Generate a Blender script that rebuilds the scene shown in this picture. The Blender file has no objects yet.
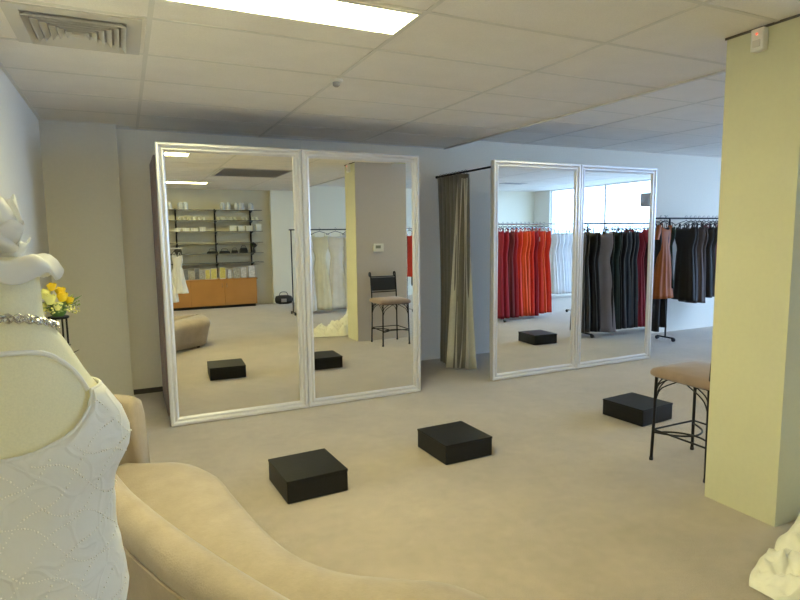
import bpy, bmesh, math, random
from mathutils import Vector, Matrix
random.seed(7)
PI = math.pi
sc = bpy.context.scene
COL = sc.collection

# ------------------------------------------------------------------ camera
cam_d = bpy.data.cameras.new('camera'); cam = bpy.data.objects.new('camera', cam_d); COL.objects.link(cam)
cam_d.sensor_width = 36; cam_d.lens = 574.3 * 36 / 800; cam_d.clip_start = 0.05; cam_d.clip_end = 200
R = ((0.9022, 0.0605, -0.4271), (-0.4312, 0.0969, -0.8970), (-0.0119, 0.9935, 0.1131))
Z = Vector((R[0][2], R[1][2], R[2][2])).normalized()
X = Vector((R[0][0], R[1][0], R[2][0])); X = (X - Z * X.dot(Z)).normalized(); Y = Z.cross(X)
cam.matrix_world = Matrix(((X.x, Y.x, Z.x, 0), (X.y, Y.y, Z.y, 0), (X.z, Y.z, Z.z, 1.58), (0, 0, 0, 1)))
sc.camera = cam

# ------------------------------------------------------------------ light and exposure
DAY = 6.0
FLUO = 21.0
world = bpy.data.worlds.new('world'); sc.world = world; world.use_nodes = True
bg = world.node_tree.nodes['Background']; bg.inputs[0].default_value = (0.38, 0.62, 1.0, 1); bg.inputs[1].default_value = DAY
for (yy, ww) in ((1.35, 8.0),):
    ld = bpy.data.lights.new('window_portal', 'AREA'); ld.shape = 'RECTANGLE'; ld.size = 2.7; ld.size_y = ww; ld.cycles.is_portal = True
    lo = bpy.data.objects.new('window_portal', ld); COL.objects.link(lo); lo.location = (10.95, yy, 1.35); lo.rotation_euler = (0, PI / 2, 0)
sc.view_settings.view_transform = 'Standard'; sc.view_settings.look = 'None'
sc.view_settings.exposure = 0.70; sc.view_settings.gamma = 1.0; sc.view_settings.use_curve_mapping = False
sc.cycles.max_bounces = 14; sc.cycles.diffuse_bounces = 10; sc.cycles.glossy_bounces = 5

# ------------------------------------------------------------------ materials
MATS = {}
def mat(name, col, rough=0.6, metal=0.0, noise=None, bump=None, emit=None, sheen=0, transm=0, alpha=1, spec=0.5, ior=1.45, trans_l=0):
    if name in MATS: return MATS[name]
    m = bpy.data.materials.new(name); m.use_nodes = True; nt = m.node_tree; b = nt.nodes['Principled BSDF']
    b.inputs['Base Color'].default_value = (*col, 1); b.inputs['Roughness'].default_value = rough; b.inputs['Metallic'].default_value = metal
    b.inputs['Specular IOR Level'].default_value = spec; b.inputs['IOR'].default_value = ior
    b.inputs['Sheen Weight'].default_value = sheen; b.inputs['Transmission Weight'].default_value = transm; b.inputs['Alpha'].default_value = alpha
    tc = nt.nodes.new('ShaderNodeTexCoord')
    if noise:                      # (scale, amount 0..1) mottling between col*(1-a) and col*(1+a)
        prev = None
        for (s, a) in noise:
            n = nt.nodes.new('ShaderNodeTexNoise'); n.inputs['Scale'].default_value = s; n.inputs['Detail'].default_value = 4
            nt.links.new(tc.outputs['Object'], n.inputs['Vector'])
            mr = nt.nodes.new('ShaderNodeMapRange'); mr.inputs['From Min'].default_value = .3; mr.inputs['From Max'].default_value = .7
            mr.inputs['To Min'].default_value = 1 - a; mr.inputs['To Max'].default_value = 1 + a
            nt.links.new(n.outputs['Fac'], mr.inputs['Value'])
            mx = nt.nodes.new('ShaderNodeVectorMath'); mx.operation = 'SCALE'
            if prev is None: mx.inputs[0].default_value = col
            else: nt.links.new(prev, mx.inputs[0])
            nt.links.new(mr.outputs[0], mx.inputs['Scale']); prev = mx.outputs[0]
        nt.links.new(prev, b.inputs['Base Color'])
    if bump:
        s, st = bump
        n = nt.nodes.new('ShaderNodeTexNoise'); n.inputs['Scale'].default_value = s; n.inputs['Detail'].default_value = 3
        nt.links.new(tc.outputs['Object'], n.inputs['Vector'])
        bp = nt.nodes.new('ShaderNodeBump'); bp.inputs['Strength'].default_value = st; bp.inputs['Distance'].default_value = 0.01
        nt.links.new(n.outputs['Fac'], bp.inputs['Height']); nt.links.new(bp.outputs[0], b.inputs['Normal'])
    if emit:
        b.inputs['Emission Color'].default_value = (*emit[0], 1); b.inputs['Emission Strength'].default_value = emit[1]
    if trans_l:
        tr = nt.nodes.new('ShaderNodeBsdfTranslucent'); tr.inputs[0].default_value = (*col, 1)
        ms = nt.nodes.new('ShaderNodeMixShader'); ms.inputs[0].default_value = trans_l
        out = nt.nodes['Material Output']
        nt.links.new(b.outputs[0], ms.inputs[1]); nt.links.new(tr.outputs[0], ms.inputs[2]); nt.links.new(ms.outputs[0], out.inputs[0])
    MATS[name] = m; return m

M_carpet = mat('carpet', (.385, .315, .24), .95, noise=[(1.1, .10), (3.5, .08), (14, .05), (160, .16)], bump=(300, .5), spec=.1, sheen=.6)
M_ceil = mat('ceiling_tile', (.86, .83, .80), .9, noise=[(220, .05), (5, .02)], bump=(250, .25), spec=.2)
M_tbar = mat('ceiling_bar', (.74, .72, .69), .6)
M_wall = mat('wall_paint', (.72, .70, .64), .8, noise=[(40, .015)], spec=.3)
M_wallw = mat('wall_paint_white', (.82, .81, .76), .7, noise=[(40, .015)], spec=.3)
M_wally = mat('wall_paint_cream', (.64, .63, .45), .8, noise=[(40, .015), (3, .02)], spec=.3)
M_wallp = mat('wall_paint_grey', (.60, .56, .55), .8, noise=[(40, .015)], spec=.3)
M_frame = mat('silver_paint', (.80, .80, .84), .28, metal=.45)
M_mirror = mat('mirror_glass', (.965, .955, .88), .0, metal=1)
M_board = mat('board', (.30, .29, .27), .8)
M_black = mat('black_laminate', (.009, .009, .010), .5, noise=[(90, .3)], bump=(60, .08), spec=.35)
M_iron = mat('black_iron', (.018, .018, .02), .45, metal=.6)
M_chrome = mat('chrome', (.7, .7, .72), .15, metal=1)
M_suede = mat('sofa_suede', (.30, .242, .185), .85, noise=[(7, .10), (40, .04), (300, .05)], bump=(120, .15), sheen=.25)
M_seatf = mat('stool_fabric', (.30, .215, .18), .85, noise=[(12, .08), (200, .08)], sheen=.3)
M_vinyl = mat('black_vinyl', (.02, .022, .03), .45)
M_skin = mat('mannequin_fabric', (.78, .74, .52), .75, noise=[(6, .03), (400, .04)], bump=(500, .1))
M_gown = mat('white_satin', (.74, .73, .68), .5, noise=[(18, .02)], bump=(40, .12), sheen=.3)
M_gown2 = mat('ivory_satin', (.85, .83, .70), .5, noise=[(18, .03)], bump=(60, .2), sheen=.3)
M_bead = mat('beads', (.92, .89, .80), .3, spec=.8)
M_silver = mat('rhinestones', (.62, .60, .55), .15, metal=.8)
M_organza = mat('organza', (.88, .87, .84), .5, trans_l=.4)
M_whitep = mat('white_plastic', (.78, .78, .75), .4)
M_dark = mat('dark_void', (.02, .02, .02), .9)
M_greyv = mat('grey_enamel', (.36, .35, .36), .5)
M_vent = mat('vent_enamel', (.60, .58, .56), .5)
M_lamp = mat('lamp_diffuser', (.9, .9, .8), .5, emit=((1.0, .93, .47), FLUO))
M_cabinet = mat('orange_beech', (.46, .22, .06), .45, noise=[(3, .06)])
M_curtain = mat('curtain_olive', (.23, .22, .20), .7, noise=[(30, .05)], sheen=.3)
M_lining = mat('curtain_lining', (.74, .73, .68), .5, sheen=.3, noise=[(30, .04)])
M_mauve = mat('curtain_mauve', (.24, .18, .18), .8, sheen=.3)
M_shelf = mat('shelf_glass', (.17, .18, .18), .25)
M_glassw = mat('window_glass', (1, 1, 1), 0.0, transm=1, ior=1.01, spec=.1)
M_alu = mat('aluminium', (.85, .85, .86), .4, metal=.5)
M_leaf = mat('leaf', (.10, .20, .05), .6, noise=[(30, .2)])
M_sprig = mat('sprig', (.30, .40, .14), .7)
M_yellow = mat('rose_yellow', (.85, .60, .03), .6)
M_palerose = mat('rose_pale', (.80, .78, .30), .6)
M_pave = mat('paving', (.45, .45, .45), .9, noise=[(3, .1)])
M_red_led = mat('red_led', (.8, .05, .03), .4, emit=((1, .1, .05), 2))
M_lcd = mat('lcd', (.22, .25, .22), .3)

# ------------------------------------------------------------------ helpers
def box(bm, x0, x1, y0, y1, z0, z1, bev=0, seg=2):
    vs = [bm.verts.new(p) for p in ((x0, y0, z0), (x1, y0, z0), (x1, y1, z0), (x0, y1, z0), (x0, y0, z1), (x1, y0, z1), (x1, y1, z1), (x0, y1, z1))]
    fs = [bm.faces.new([vs[i] for i in f]) for f in ((0, 3, 2, 1), (4, 5, 6, 7), (0, 1, 5, 4), (1, 2, 6, 5), (2, 3, 7, 6), (3, 0, 4, 7))]
    if bev:
        es = list({e for f in fs for e in f.edges})
        bmesh.ops.bevel(bm, geom=es, offset=bev, segments=seg, affect='EDGES', profile=.5)
def loft(bm, rings, closed=True, caps=True, loop=False):
    V = [[bm.verts.new(p) for p in r] for r in rings]
    n = len(V[0]); m = len(V)
    for i in range(m if loop else m - 1):
        a, b = V[i], V[(i + 1) % m]
        for j in range(n if closed else n - 1):
            k = (j + 1) % n
            bm.faces.new((a[j], a[k], b[k], b[j]))
    if caps and closed and not loop:
        bm.faces.new(V[0][::-1]); bm.faces.new(V[-1])
def tube(bm, pts, r, seg=8, loop=False, flat=None):
    P = [Vector(p) for p in pts]; n = len(P); rings = []; prev = None
    for i, p in enumerate(P):
        if loop: t = P[(i + 1) % n] - P[i - 1]
        else: t = P[min(i + 1, n - 1)] - P[max(i - 1, 0)]
        t.normalize()
        if prev is None:
            u = t.cross(Vector((0, 0, 1)))
            if u.length < .1: u = t.cross(Vector((0, 1, 0)))
        else: u = prev - t * prev.dot(t)
        u.normalize(); prev = u; v = t.cross(u)
        rr = r[i] if isinstance(r, (list, tuple)) else r
        fl = flat or 1
        rings.append([p + u * (rr * math.cos(2 * PI * j / seg)) + v * (rr * fl * math.sin(2 * PI * j / seg)) for j in range(seg)])
    loft(bm, rings, loop=loop)
def lathe(bm, prof, c=(0, 0, 0), seg=20):
    loft(bm, [[(c[0] + r * math.cos(2 * PI * j / seg), c[1] + r * math.sin(2 * PI * j / seg), c[2] + z) for j in range(seg)] for r, z in prof])
def ball(bm, c, r, sub=1, sc_=(1, 1, 1)):
    g = bmesh.ops.create_icosphere(bm, subdivisions=sub, radius=r)
    for v in g['verts']: v.co = Vector((v.co.x * sc_[0] + c[0], v.co.y * sc_[1] + c[1], v.co.z * sc_[2] + c[2]))
def spline(ctrl, n):
    """Catmull-Rom through tuples of any length"""
    out = []; m = len(ctrl) - 1
    for i in range(n):
        t = i / (n - 1) * m; k = min(int(t), m - 1); u = t - k
        p = [ctrl[max(k - 1, 0)], ctrl[k], ctrl[k + 1], ctrl[min(k + 2, m)]]
        out.append(tuple(.5 * (2 * b + (c - a) * u + (2 * a - 5 * b + 4 * c - d) * u * u + (3 * b - a - 3 * c + d) * u ** 3) for a, b, c, d in zip(*p)))
    return out
def mk(name, bm, m, parent=None, smooth=False, world=False, at=None, recalc=True):
    if recalc: bmesh.ops.recalc_face_normals(bm, faces=bm.faces)
    if smooth:
        for f in bm.faces: f.smooth = True
        if smooth != 'all':
            for e in bm.edges:
                if len(e.link_faces) == 2 and e.calc_face_angle(0) > .7: e.smooth = False
    if parent is not None and world:
        o = parent; Mx = Matrix.Identity(4)
        while o is not None:
            Mx = (Matrix.Translation(o.location) @ Matrix.Rotation(o.rotation_euler.z, 4, 'Z')) @ Mx; o = o.parent
        bm.transform(Mx.inverted())
    if at is not None: bm.transform(Matrix.Translation(-Vector(at)))
    me = bpy.data.meshes.new(name); bm.to_mesh(me); bm.free(); me.materials.append(m)
    o = bpy.data.objects.new(name, me); COL.objects.link(o)
    if parent is not None: o.parent = parent
    if at is not None: o.location = at
    return o
def thing(name, label, cat, loc=(0, 0, 0), rz=0, group=None):
    o = bpy.data.objects.new(name, None); COL.objects.link(o); o.empty_display_size = .1
    o.location = loc; o.rotation_euler = (0, 0, rz); tag(o, label, cat, group); return o
def tag(o, label, cat, group=None):
    o['label'] = label; o['category'] = cat
    if group: o['group'] = group
    return o
def B(): return bmesh.new()
def struct(name, bm, m, smooth=False):
    o = mk(name, bm, m, smooth=smooth); o['kind'] = 'structure'; return o
def bx(name, m, parent, *a, **k):
    b = B(); box(b, *a, **k); return mk(name, b, m, parent)
def copy_tree(root, loc, rz=None, label=None, group=None):
    r = root.copy(); COL.objects.link(r); r.location = loc
    if rz is not None: r.rotation_euler = (0, 0, rz)
    if label: r['label'] = label
    if group: r['group'] = group
    for ch in list(root.children):
        c = ch.copy(); COL.objects.link(c); c.parent = r
        for g in list(ch.children):
            d = g.copy(); COL.objects.link(d); d.parent = c
    return r

# ------------------------------------------------------------------ room shell
XL, XE, YS, YB, H1, H2, XST = -.62, 10.7, -3.4, 6.3, 2.63, 2.75, 3.62
b = B(); box(b, XL - .2, XE + .2, YS - .7, YB + .2, -.1, 0); struct('floor', b, M_carpet)
b = B(); box(b, XL - .2, XST, YS - .7, YB + .2, H1, H2 + .15); struct('ceiling', b, M_ceil)
b = B(); box(b, XST, XE + .2, YS - .7, YB + .2, H2, H2 + .15); struct('ceiling', b, M_ceil)
b = B()                                                  # angle trim along the step in the ceiling
box(b, XST, XST + .03, YS, YB, H1 - .014, H1 + .02); struct('trim_1', b, M_tbar)
b = B()
gx = [.175, 1.36, 2.49]; gy = [2.525 + .606 * k for k in range(-10, 7)]
for x in gx: box(b, x - .012, x + .012, YS, YB, H1 - .003, H1 + .01)
for y in gy:
    if YS < y < YB: box(b, XL, XST, y - .012, y + .012, H1 - .0025, H1 + .01)
box(b, XL, XL + .02, YS, YB, H1 - .006, H1 + .01); box(b, XL, XST, YB - .02, YB, H1 - .006, H1 + .01)
struct('trim_2', b, M_tbar)
b = B()
for k in range(1, 6): box(b, XST + 1.2 * k - .012, XST + 1.2 * k + .012, YS, YB, H2 - .003, H2 + .01)
for k in range(-9, 7): box(b, XST, XE, 2.525 + .606 * k - .012, 2.525 + .606 * k + .012, H2 - .0025, H2 + .01)
struct('trim_3', b, M_tbar)
b = B(); box(b, XL - .2, XL, YS - .7, YB + .2, 0, H2); struct('wall_left', b, M_wallw)
b = B(); box(b, XL, XE + .2, YB, YB + .2, 0, H2); struct('wall_back', b, mat('wall_paint_back', (.88, .83, .73), .8, noise=[(40, .015)], spec=.3))
b = B(); box(b, XL, -.01, 6.08, YB, 0, H1); struct('wall_back_pier', b, M_wall)
b = B(); box(b, -.005, 2.9, YB - .012, YB, 0, .05); struct('baseboard_back', b, mat('baseboard_dark', (.10, .09, .08), .6))
b = B(); box(b, XL - .2, 3.06, YS - .7, YS, 0, H1); struct('wall_front', b, mat('wall_beige_shaded', (.62, .58, .45), .8, noise=[(3, .03)]))  # dimmer light on the shelf wall is put into its darker beige
b = B(); box(b, 3.06, XE + .2, YS - .7, YS + .1, 0, H2); struct('wall_front_right', b, mat('wall_pale_lit', (.86, .83, .70), .8))  # paler colour carries the brighter light on this stretch of wall
# thick wing wall between the showroom halves
b = B(); box(b, 3.05, 3.87, 1.775, 2.19, 0, H2)
struct('wall_right_pier', b, M_wally)
# far side of the wing wall is painted grey (thin render coat)
b = B(); box(b, 3.056, 3.87, 2.19, 2.193, 0, H1); struct('wall_right_pier_render', b, M_wallp)
b = B(); box(b, 3.045, 3.05, 1.77, 2.2, H1 - .012, H1); box(b, 3.045, 3.9, 1.768, 1.775, H1 - .012, H1); struct('trim_4', b, mat('shadow_gap', (.12, .11, .10), .8))
# east shop window wall
b = B(); box(b, XE, XE + .2, YS, -2.65, 0, H2); box(b, XE, XE + .2, 5.3, YB, 0, H2)
box(b, XE, XE + .2, -2.65, 5.3, 2.74, H2); box(b, XE, XE + .2, -2.65, 5.3, 0, .12)
struct('wall_right', b, M_wallw)
yy = [-2.65, -.66, 1.33, 3.32, 5.3]
for i in range(4):
    y0, y1 = yy[i], yy[i + 1]; b = B()
    for (a0, a1, c0, c1) in ((y0, y0 + .03, .12, 2.74), (y1 - .03, y1, .12, 2.74), (y0 + .05, y1 - .05, .12, .18), (y0 + .05, y1 - .05, 2.72, 2.74)):
        box(b, XE + .06, XE + .12, a0, a1, c0, c1)
    w = struct('window_%d' % (i + 1), b, M_alu)
    b = B(); box(b, XE + .085, XE + .091, y0 + .05, y1 - .05, .18, 2.72); g = mk('pane', b, M_glassw, w)
b = B(); box(b, XE + .2, XE + 14, -12, 16, -.12, -.02); struct('ground', b, M_pave)

# ------------------------------------------------------------------ ceiling fittings
def troffer(x0, x1, y0, y1, z, label, group='recessed fluorescent ceiling lights'):
    cx, cy = (x0 + x1) / 2, (y0 + y1) / 2
    t = thing('ceiling_light', label, 'ceiling light', (cx, cy, z), 0, group)
    a, c = (x1 - x0) / 2, (y1 - y0) / 2
    b = B()
    for (p, q, r, s) in ((-a, a, -c, -c + .012), (-a, a, c - .012, c), (-a, -a + .012, -c + .012, c - .012), (a - .012, a, -c + .012, c - .012)):
        box(b, p, q, r, s, -.008, -.001)
    mk('frame', b, M_whitep, t)
    bx('diffuser', M_lamp, t, -a + .012, a - .012, -c + .012, c - .012, -.006, -.001)
troffer(.19, 1.345, 2.55, 2.86, H1, 'long bright fluorescent ceiling panel above the sofa, nearest the camera')
troffer(4.9, 6.05, 2.75, 3.05, H2, 'added light panel in the far showroom ceiling, out of view behind the cream wall')  # added panel, hidden by the wing wall, only to brighten the far half
troffer(-.35, .80, 2.02, 2.32, H1, 'fluorescent ceiling panel just over the camera, glimpsed along the top of the leftmost mirror')
troffer(.35, 1.5, -2.0, -1.7, H1, 'fluorescent ceiling panel seen in the left mirror, near the shelf wall')

def diffuser():
    t = thing('ceiling_vent', 'square off-white louvred air vent in the ceiling at the top left corner', 'air vent', (-.15, 3.455, H1))
    b = B()
    def ring(o, i, zo, zi, th):
        loft(b, [[(-o, -o, zo), (o, -o, zo), (o, o, zo), (-o, o, zo)], [(-i, -i, zi), (i, -i, zi), (i, i, zi), (-i, i, zi)],
                 [(-i, -i, zi - th), (i, -i, zi - th), (i, i, zi - th), (-i, i, zi - th)], [(-o, -o, zo - th), (o, -o, zo - th), (o, o, zo - th), (-o, o, zo - th)]], caps=False, loop=True)
    ring(.292, .225, -.001, -.003, .006); mk('frame', b, M_vent, t)
    bx('backing', M_greyv, t, -.226, .226, -.226, .226, -.0025, -.0005)
    for k in range(6):
        b = B(); o = .222 - k * .034
        ring(o, o - .024, -.026, -.004, .003); mk('louvre', b, M_vent, t)
    bx('centre_plate', M_vent, t, -.025, .025, -.025, .025, -.03, -.02)
diffuser()
t = thing('return_air_grille', 'large grey slatted return air grille in the ceiling, seen in the left mirror', 'air vent', (1.95, .28, H1))
b = B()
for (p, q, r, s) in ((-.56, .56, -.6, -.56), (-.56, .56, .56, .6), (-.56, -.52, -.56, .56), (.52, .56, -.56, .56)): box(b, p, q, r, s, -.012, -.001)
mk('frame', b, M_vent, t); bx('backing', M_dark, t, -.52, .52, -.56, .56, -.003, -.001)
b = B()
for k in range(14):
    y = -.52 + k * .08
    loft(b, [[(x, y, -.004), (x, y + .05, -.022), (x, y + .053, -.018), (x, y + .006, -.003)] for x in (-.52, .52)])
mk('slats', b, M_greyv, t)
t = thing('smoke_detector', 'small round white smoke detector on the ceiling', 'smoke detector', (1.36, 3.82, H1))
b = B(); lathe(b, [(.045, -.001), (.045, -.015), (.03, -.02), (.001, -.02)]); mk('base', b, M_whitep, t, True)
b = B(); lathe(b, [(.025, -.02), (.024, -.04), (.012, -.05), (.001, -.05)]); mk('sensor_head', b, M_greyv, t, True)
t = thing('motion_sensor', 'white motion sensor box high on the cream wing wall by the ceiling', 'motion sensor', (3.05, 1.995, 2.50))
b = B(); box(b, -.045, -.001, -.035, .035, 0, .115, bev=.008); mk('housing', b, M_whitep, t)
b = B(); box(b, -.048, -.044, -.02, .02, .02, .055, bev=.001, seg=1); mk('lens', b, M_vent, t)
b = B(); ball(b, (-.046, 0, .085), .006); mk('indicator_light', b, M_red_led, t, True)
t = thing('thermostat', 'small white thermostat box on the grey wall above the stool, seen in mirror', 'thermostat', (3.40, 2.194, 1.33))
b = B(); box(b, -.08, .08, 0, .025, 0, .12, bev=.006); mk('housing', b, M_whitep, t)
b = B(); box(b, -.05, .03, .024, .028, .05, .095); mk('display', b, M_lcd, t)

t = thing('ceiling_vent', 'small grey slot vent in the far bluish ceiling, seen in the third mirror', 'air vent', (8.35, -1.15, H2))
b = B()
for (p, q, r_, s_) in ((-.3, .3, -.15, -.12), (-.3, .3, .12, .15), (-.3, -.27, -.12, .12), (.27, .3, -.12, .12)): box(b, p, q, r_, s_, -.012, -.001)
mk('frame', b, M_vent, t); bx('backing', M_dark, t, -.27, .27, -.12, .12, -.003, -.001)
for k in range(5): bx('slat', M_greyv, t, -.27, .27, -.11 + k * .05, -.085 + k * .05, -.012, -.004)
t = thing('hanging_box', 'grey box hanging from the ceiling by the shop window, top right of the rightmost mirror', 'box', (10.45, .98, 2.14))
b = B(); box(b, -.12, .12, -.18, .18, 0, .28, bev=.012); mk('housing', b, M_greyv, t)
b = B(); box(b, -.11, .11, -.165, .165, -.012, 0, bev=.003); mk('base_panel', b, M_vent, t)
b = B(); tube(b, [(0, 0, .28), (0, 0, .61)], .015, 10); mk('drop_rod', b, M_vent, t, True)

# ------------------------------------------------------------------ mirrors
YM = 5.03
PROF = [(0, .03), (0, -.022), (.006, -.030), (.024, -.030), (.030, -.024), (.034, -.012), (.040, -.008), (.048, -.012), (.052, -.022), (.062, -.022), (.068, -.016), (.074, .0), (.080, .002), (.080, .03)]
def mirror(x0, x1, label, rz=0):
    zt = 2.335
    t = thing('mirror', label, 'mirror', ((x0 + x1) / 2, YM + .02, 0), rz, 'tall silver framed mirrors')
    a = (x1 - x0) / 2; b = B()
    rings = []
    for (cx, cz, dx, dz) in ((-a, 0.004, 1, 1), (a, 0.004, -1, 1), (a, zt, -1, -1), (-a, zt, 1, -1)):
        rings.append([(cx + dx * d * .9, p, cz + dz * d * .9) for d, p in PROF])
    loft(b, rings, loop=True, caps=False); mk('frame', b, M_frame, t)
    bx('mirror_glass', M_mirror, t, -a + .071, a - .071, .0, .006, .075, zt - .071)
    bx('backing_board', M_board, t, -a + .01, a - .01, .0301, .05, .01, zt - .01)
mirror(.262, 1.444, 'leftmost tall silver framed mirror, reflecting the shelves and orange cabinet', -.002)
mirror(1.450, 2.615, 'second tall silver framed mirror from the left, reflecting the stool and thermostat', -.002)
mirror(3.485, 4.652, 'third tall silver framed mirror from the left, reflecting the red dresses')
mirror(4.658, 5.85, 'rightmost tall silver framed mirror, reflecting the dark and grey dresses')

# ------------------------------------------------------------------ fitting-room curtains
def rod(name, p0, p1, label, r=.011):
    t = thing(name, label, 'curtain rod', p0)
    d = Vector(p1) - Vector(p0); b = B(); tube(b, [(0, 0, 0), tuple(d)], r, 10); mk('pole', b, M_iron, t, True)
    b = B(); tube(b, [tuple(d * .985), tuple(d)], .018, 12); mk('wall_flange', b, M_iron, t, True)
    return t
rod('curtain_rod', (3.52, 5.085, 2.275), (3.52, YB, 2.275), 'black rod running from the red dress mirror back to the wall')
rod('curtain_rod', (.30, 5.085, 2.275), (.30, YB, 2.275), 'black rod behind the top of the leftmost mirror')
def curtain_sheet(path, z0, z1, m, name, parent, th=.004, rows=12):
    """path(s,t)->(x,y): s along the cloth 0..1, t height 0..1"""
    b = B(); n = 90; rings = []
    for i in range(rows + 1):
        t = i / rows; z = z0 + (z1 - z0) * t
        rings.append([(*path(j / n, t), z) for j in range(n + 1)])
    loft(b, rings, closed=False, caps=False)
    o = mk(name, b, m, parent, smooth='all', world=True, recalc=False)
    s = o.modifiers.new('s', 'SOLIDIFY'); s.thickness = th; s.offset = 0
    return o
t = thing('curtain', 'olive grey curtain with pale lining gathered between the mirror pairs', 'curtain', (3.5, 5.85, 0))
def path_a(s, h):
    y = 6.20 - .60 * s - .04 * math.sin(PI * h) - (1 - h) * .10 * (1 - s)
    a = .055 + .02 * (1 - h)
    return (3.50 + a * math.sin(s * 2 * PI * 6.5) - .06 * (1 - h) * s, y + .02 * math.sin(s * 2 * PI * 13))
curtain_sheet(path_a, .03, 2.25, M_curtain, 'cloth', t)
def path_b(s, h):
    k = (1 - h)
    y = 5.66 - .10 * s - .12 * k * s + .05 * k
    x = 3.45 - .13 * k + (.08 + .18 * k ** 1.5) * s
    return (x + .022 * math.sin(s * 2 * PI * 2.2), y + .03 * math.sin(s * 2 * PI * 2.2 + 1))
curtain_sheet(path_b, .02, 2.20, M_lining, 'lining', t)
for k in range(9):
    b = B(); y = 6.16 - k * .07
    tube(b, [(3.50 + .022 * math.cos(a * PI / 6), y, 2.268 + .024 * math.sin(a * PI / 6)) for a in range(12)], .003, 6, loop=True)
    mk('curtain_ring', b, M_iron, t, True, world=True)
t = thing('curtain', 'mauve brown curtain hanging behind the left edge of the leftmost mirror', 'curtain', (.3, 5.5, 0))
def path_c(s, h): return (.285 + .035 * math.sin(s * 2 * PI * 9) , 5.12 + .75 * s + .01 * math.sin(s * 40))
curtain_sheet(path_c, .06, 2.25, M_mauve, 'cloth', t)
for k in range(8):
    b = B(); y = 5.16 + k * .1
    tube(b, [(.30 + .022 * math.cos(a * PI / 6), y, 2.268 + .024 * math.sin(a * PI / 6)) for a in range(12)], .003, 6, loop=True)
    mk('curtain_ring', b, M_iron, t, True, world=True)

# ------------------------------------------------------------------ black plinths
def plinth(x, y, rz, label):
    t = thing('plinth', label, 'step box', (x, y, 0), rz, 'black square step boxes on the carpet')
    b = B(); box(b, -.193, .193, -.2, .2, .004, .128, bev=.004); mk('box', b, M_black, t)
    b = B(); box(b, -.196, .196, -.203, .203, .128, .143, bev=.004); mk('top_board', b, M_black, t)
    b = B(); box(b, -.17, .17, -.175, .175, 0, .004); mk('base_felt', b, M_vinyl, t)
plinth(.962, 3.42, .05, 'black square step box nearest the sofa, left of the three on the carpet')
plinth(2.085, 3.49, .03, 'black square step box in the middle of the carpet, between the other two')
plinth(5.34, 3.52, .05, 'black square step box seen only in the third mirror, below the red dresses')
plinth(3.88, 3.45, .09, 'black square step box behind the stool, right of the three on the carpet')

# ------------------------------------------------------------------ bar stool
t = thing('bar_stool', 'black iron bar stool with a brown padded seat against the wing wall', 'bar stool', (3.432, 2.522, 0))
A = .208
def leg(sx, sy, top):
    b = B(); tube(b, [(sx * A, sy * A, 0.012), (sx * A * .97, sy * A * .97, .3), (sx * A * .95, sy * A * .95, top)], .0105, 8)
    o = mk('leg', b, M_iron, t, True)
    b = B(); lathe(b, [(.014, 0), (.014, .02)], (sx * A, sy * A, 0), 10); mk('foot_cap', b, M_vinyl, o)
leg(-1, 1, .60); leg(1, 1, .60); leg(-1, -1, .60); leg(1, -1, .60)
for sx in (-1, 1):                                           # back posts with scrolled tops
    x = sx * .20; pts = [(x, -.20, .58), (x, -.215, .80), (x, -.24, 1.0)]
    cy, cz, r = -.24 - .028, 1.0, .028
    pts += [(x, cy + r * math.cos(a), cz + r * math.sin(a)) for a in [k * PI / 6 for k in range(1, 10)]]
    b = B(); tube(b, spline(pts, 30), .0105, 8); mk('back_post', b, M_iron, t, True)
b = B()
loft(b, [[(x, -.222 - .010 * math.cos(x * 6) + dy - (.0 if z < .85 else .018), z) for z, dy in ((.76, -.012), (.76, .012), (.95, .012), (.95, -.012))] for x in [-.195 + .03 * k for k in range(14)]])
mk('back_pad', b, M_vinyl, t)
for zz, yy_ in ((.74, -.22), (.965, -.236)):
    b = B(); tube(b, [(-.2, yy_, zz), (.2, yy_, zz)], .008); mk('back_rail', b, M_iron, t, True)
b = B()
prof = [(0.235, .60), (.245, .612), (.245, .630), (.235, .648), (.20, .662), (.10, .672)]
def sq(r, z, n=40, e=.22):
    out = []
    for j in range(n):
        a = 2 * PI * j / n; c, s = math.cos(a), math.sin(a)
        out.append((r * math.copysign(abs(c) ** e, c), r * math.copysign(abs(s) ** e, s), z))
    return out
loft(b, [sq(r, z) for r, z in prof] + [sq(.02, .674, e=.8)]); mk('seat', b, M_seatf, t, 'all')
b = B(); q = A * .95
for (p0, p1) in (((-q, -q), (q, -q)), ((q, -q), (q, q)), ((q, q), (-q, q)), ((-q, q), (-q, -q))): tube(b, [(*p0, .595), (*p1, .595)], .008, 6)
mk('seat_frame', b, M_iron, t, True)
q = A * .98                                       # foot rails: straight ones and two bowed ones
for p_ in ([(-q, q, .22), (-q, -q, .22)], [(q, q, .22), (q, -q, .22)], [(-q, -q, .22), (q, -q, .22)], [(-q, q, .22), (q, q, .22)],
           spline([(-q, q, .2), (-q * .6, q * .35, .2), (0, q * .1, .2), (q * .6, q * .35, .2), (q, q, .2)], 16),
           spline([(-q, q, .2), (-q * .35, q * .6, .2), (-q * .1, 0, .2), (-q * .35, -q * .6, .2), (-q, -q, .2)], 16)):
    b = B(); tube(b, p_, .0065, 6); mk('foot_rail', b, M_iron, t, True)
q = A * .95
for (ax, ay, dx, dy) in ((-q, q, 1, 0), (q, q, -1, 0), (-q, -q, 1, 0), (q, -q, -1, 0), (-q, q, 0, -1), (-q, -q, 0, 1), (q, q, 0, -1), (q, -q, 0, 1)):
    for L, D in ((.09, .10), (.16, .16)):
        b = B(); tube(b, spline([(ax, ay, .59 - D), (ax + dx * L * .25, ay + dy * L * .25, .59 - D * .45), (ax + dx * L, ay + dy * L, .59)], 10), .0045, 6)
        mk('brace', b, M_iron, t, True)

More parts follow.
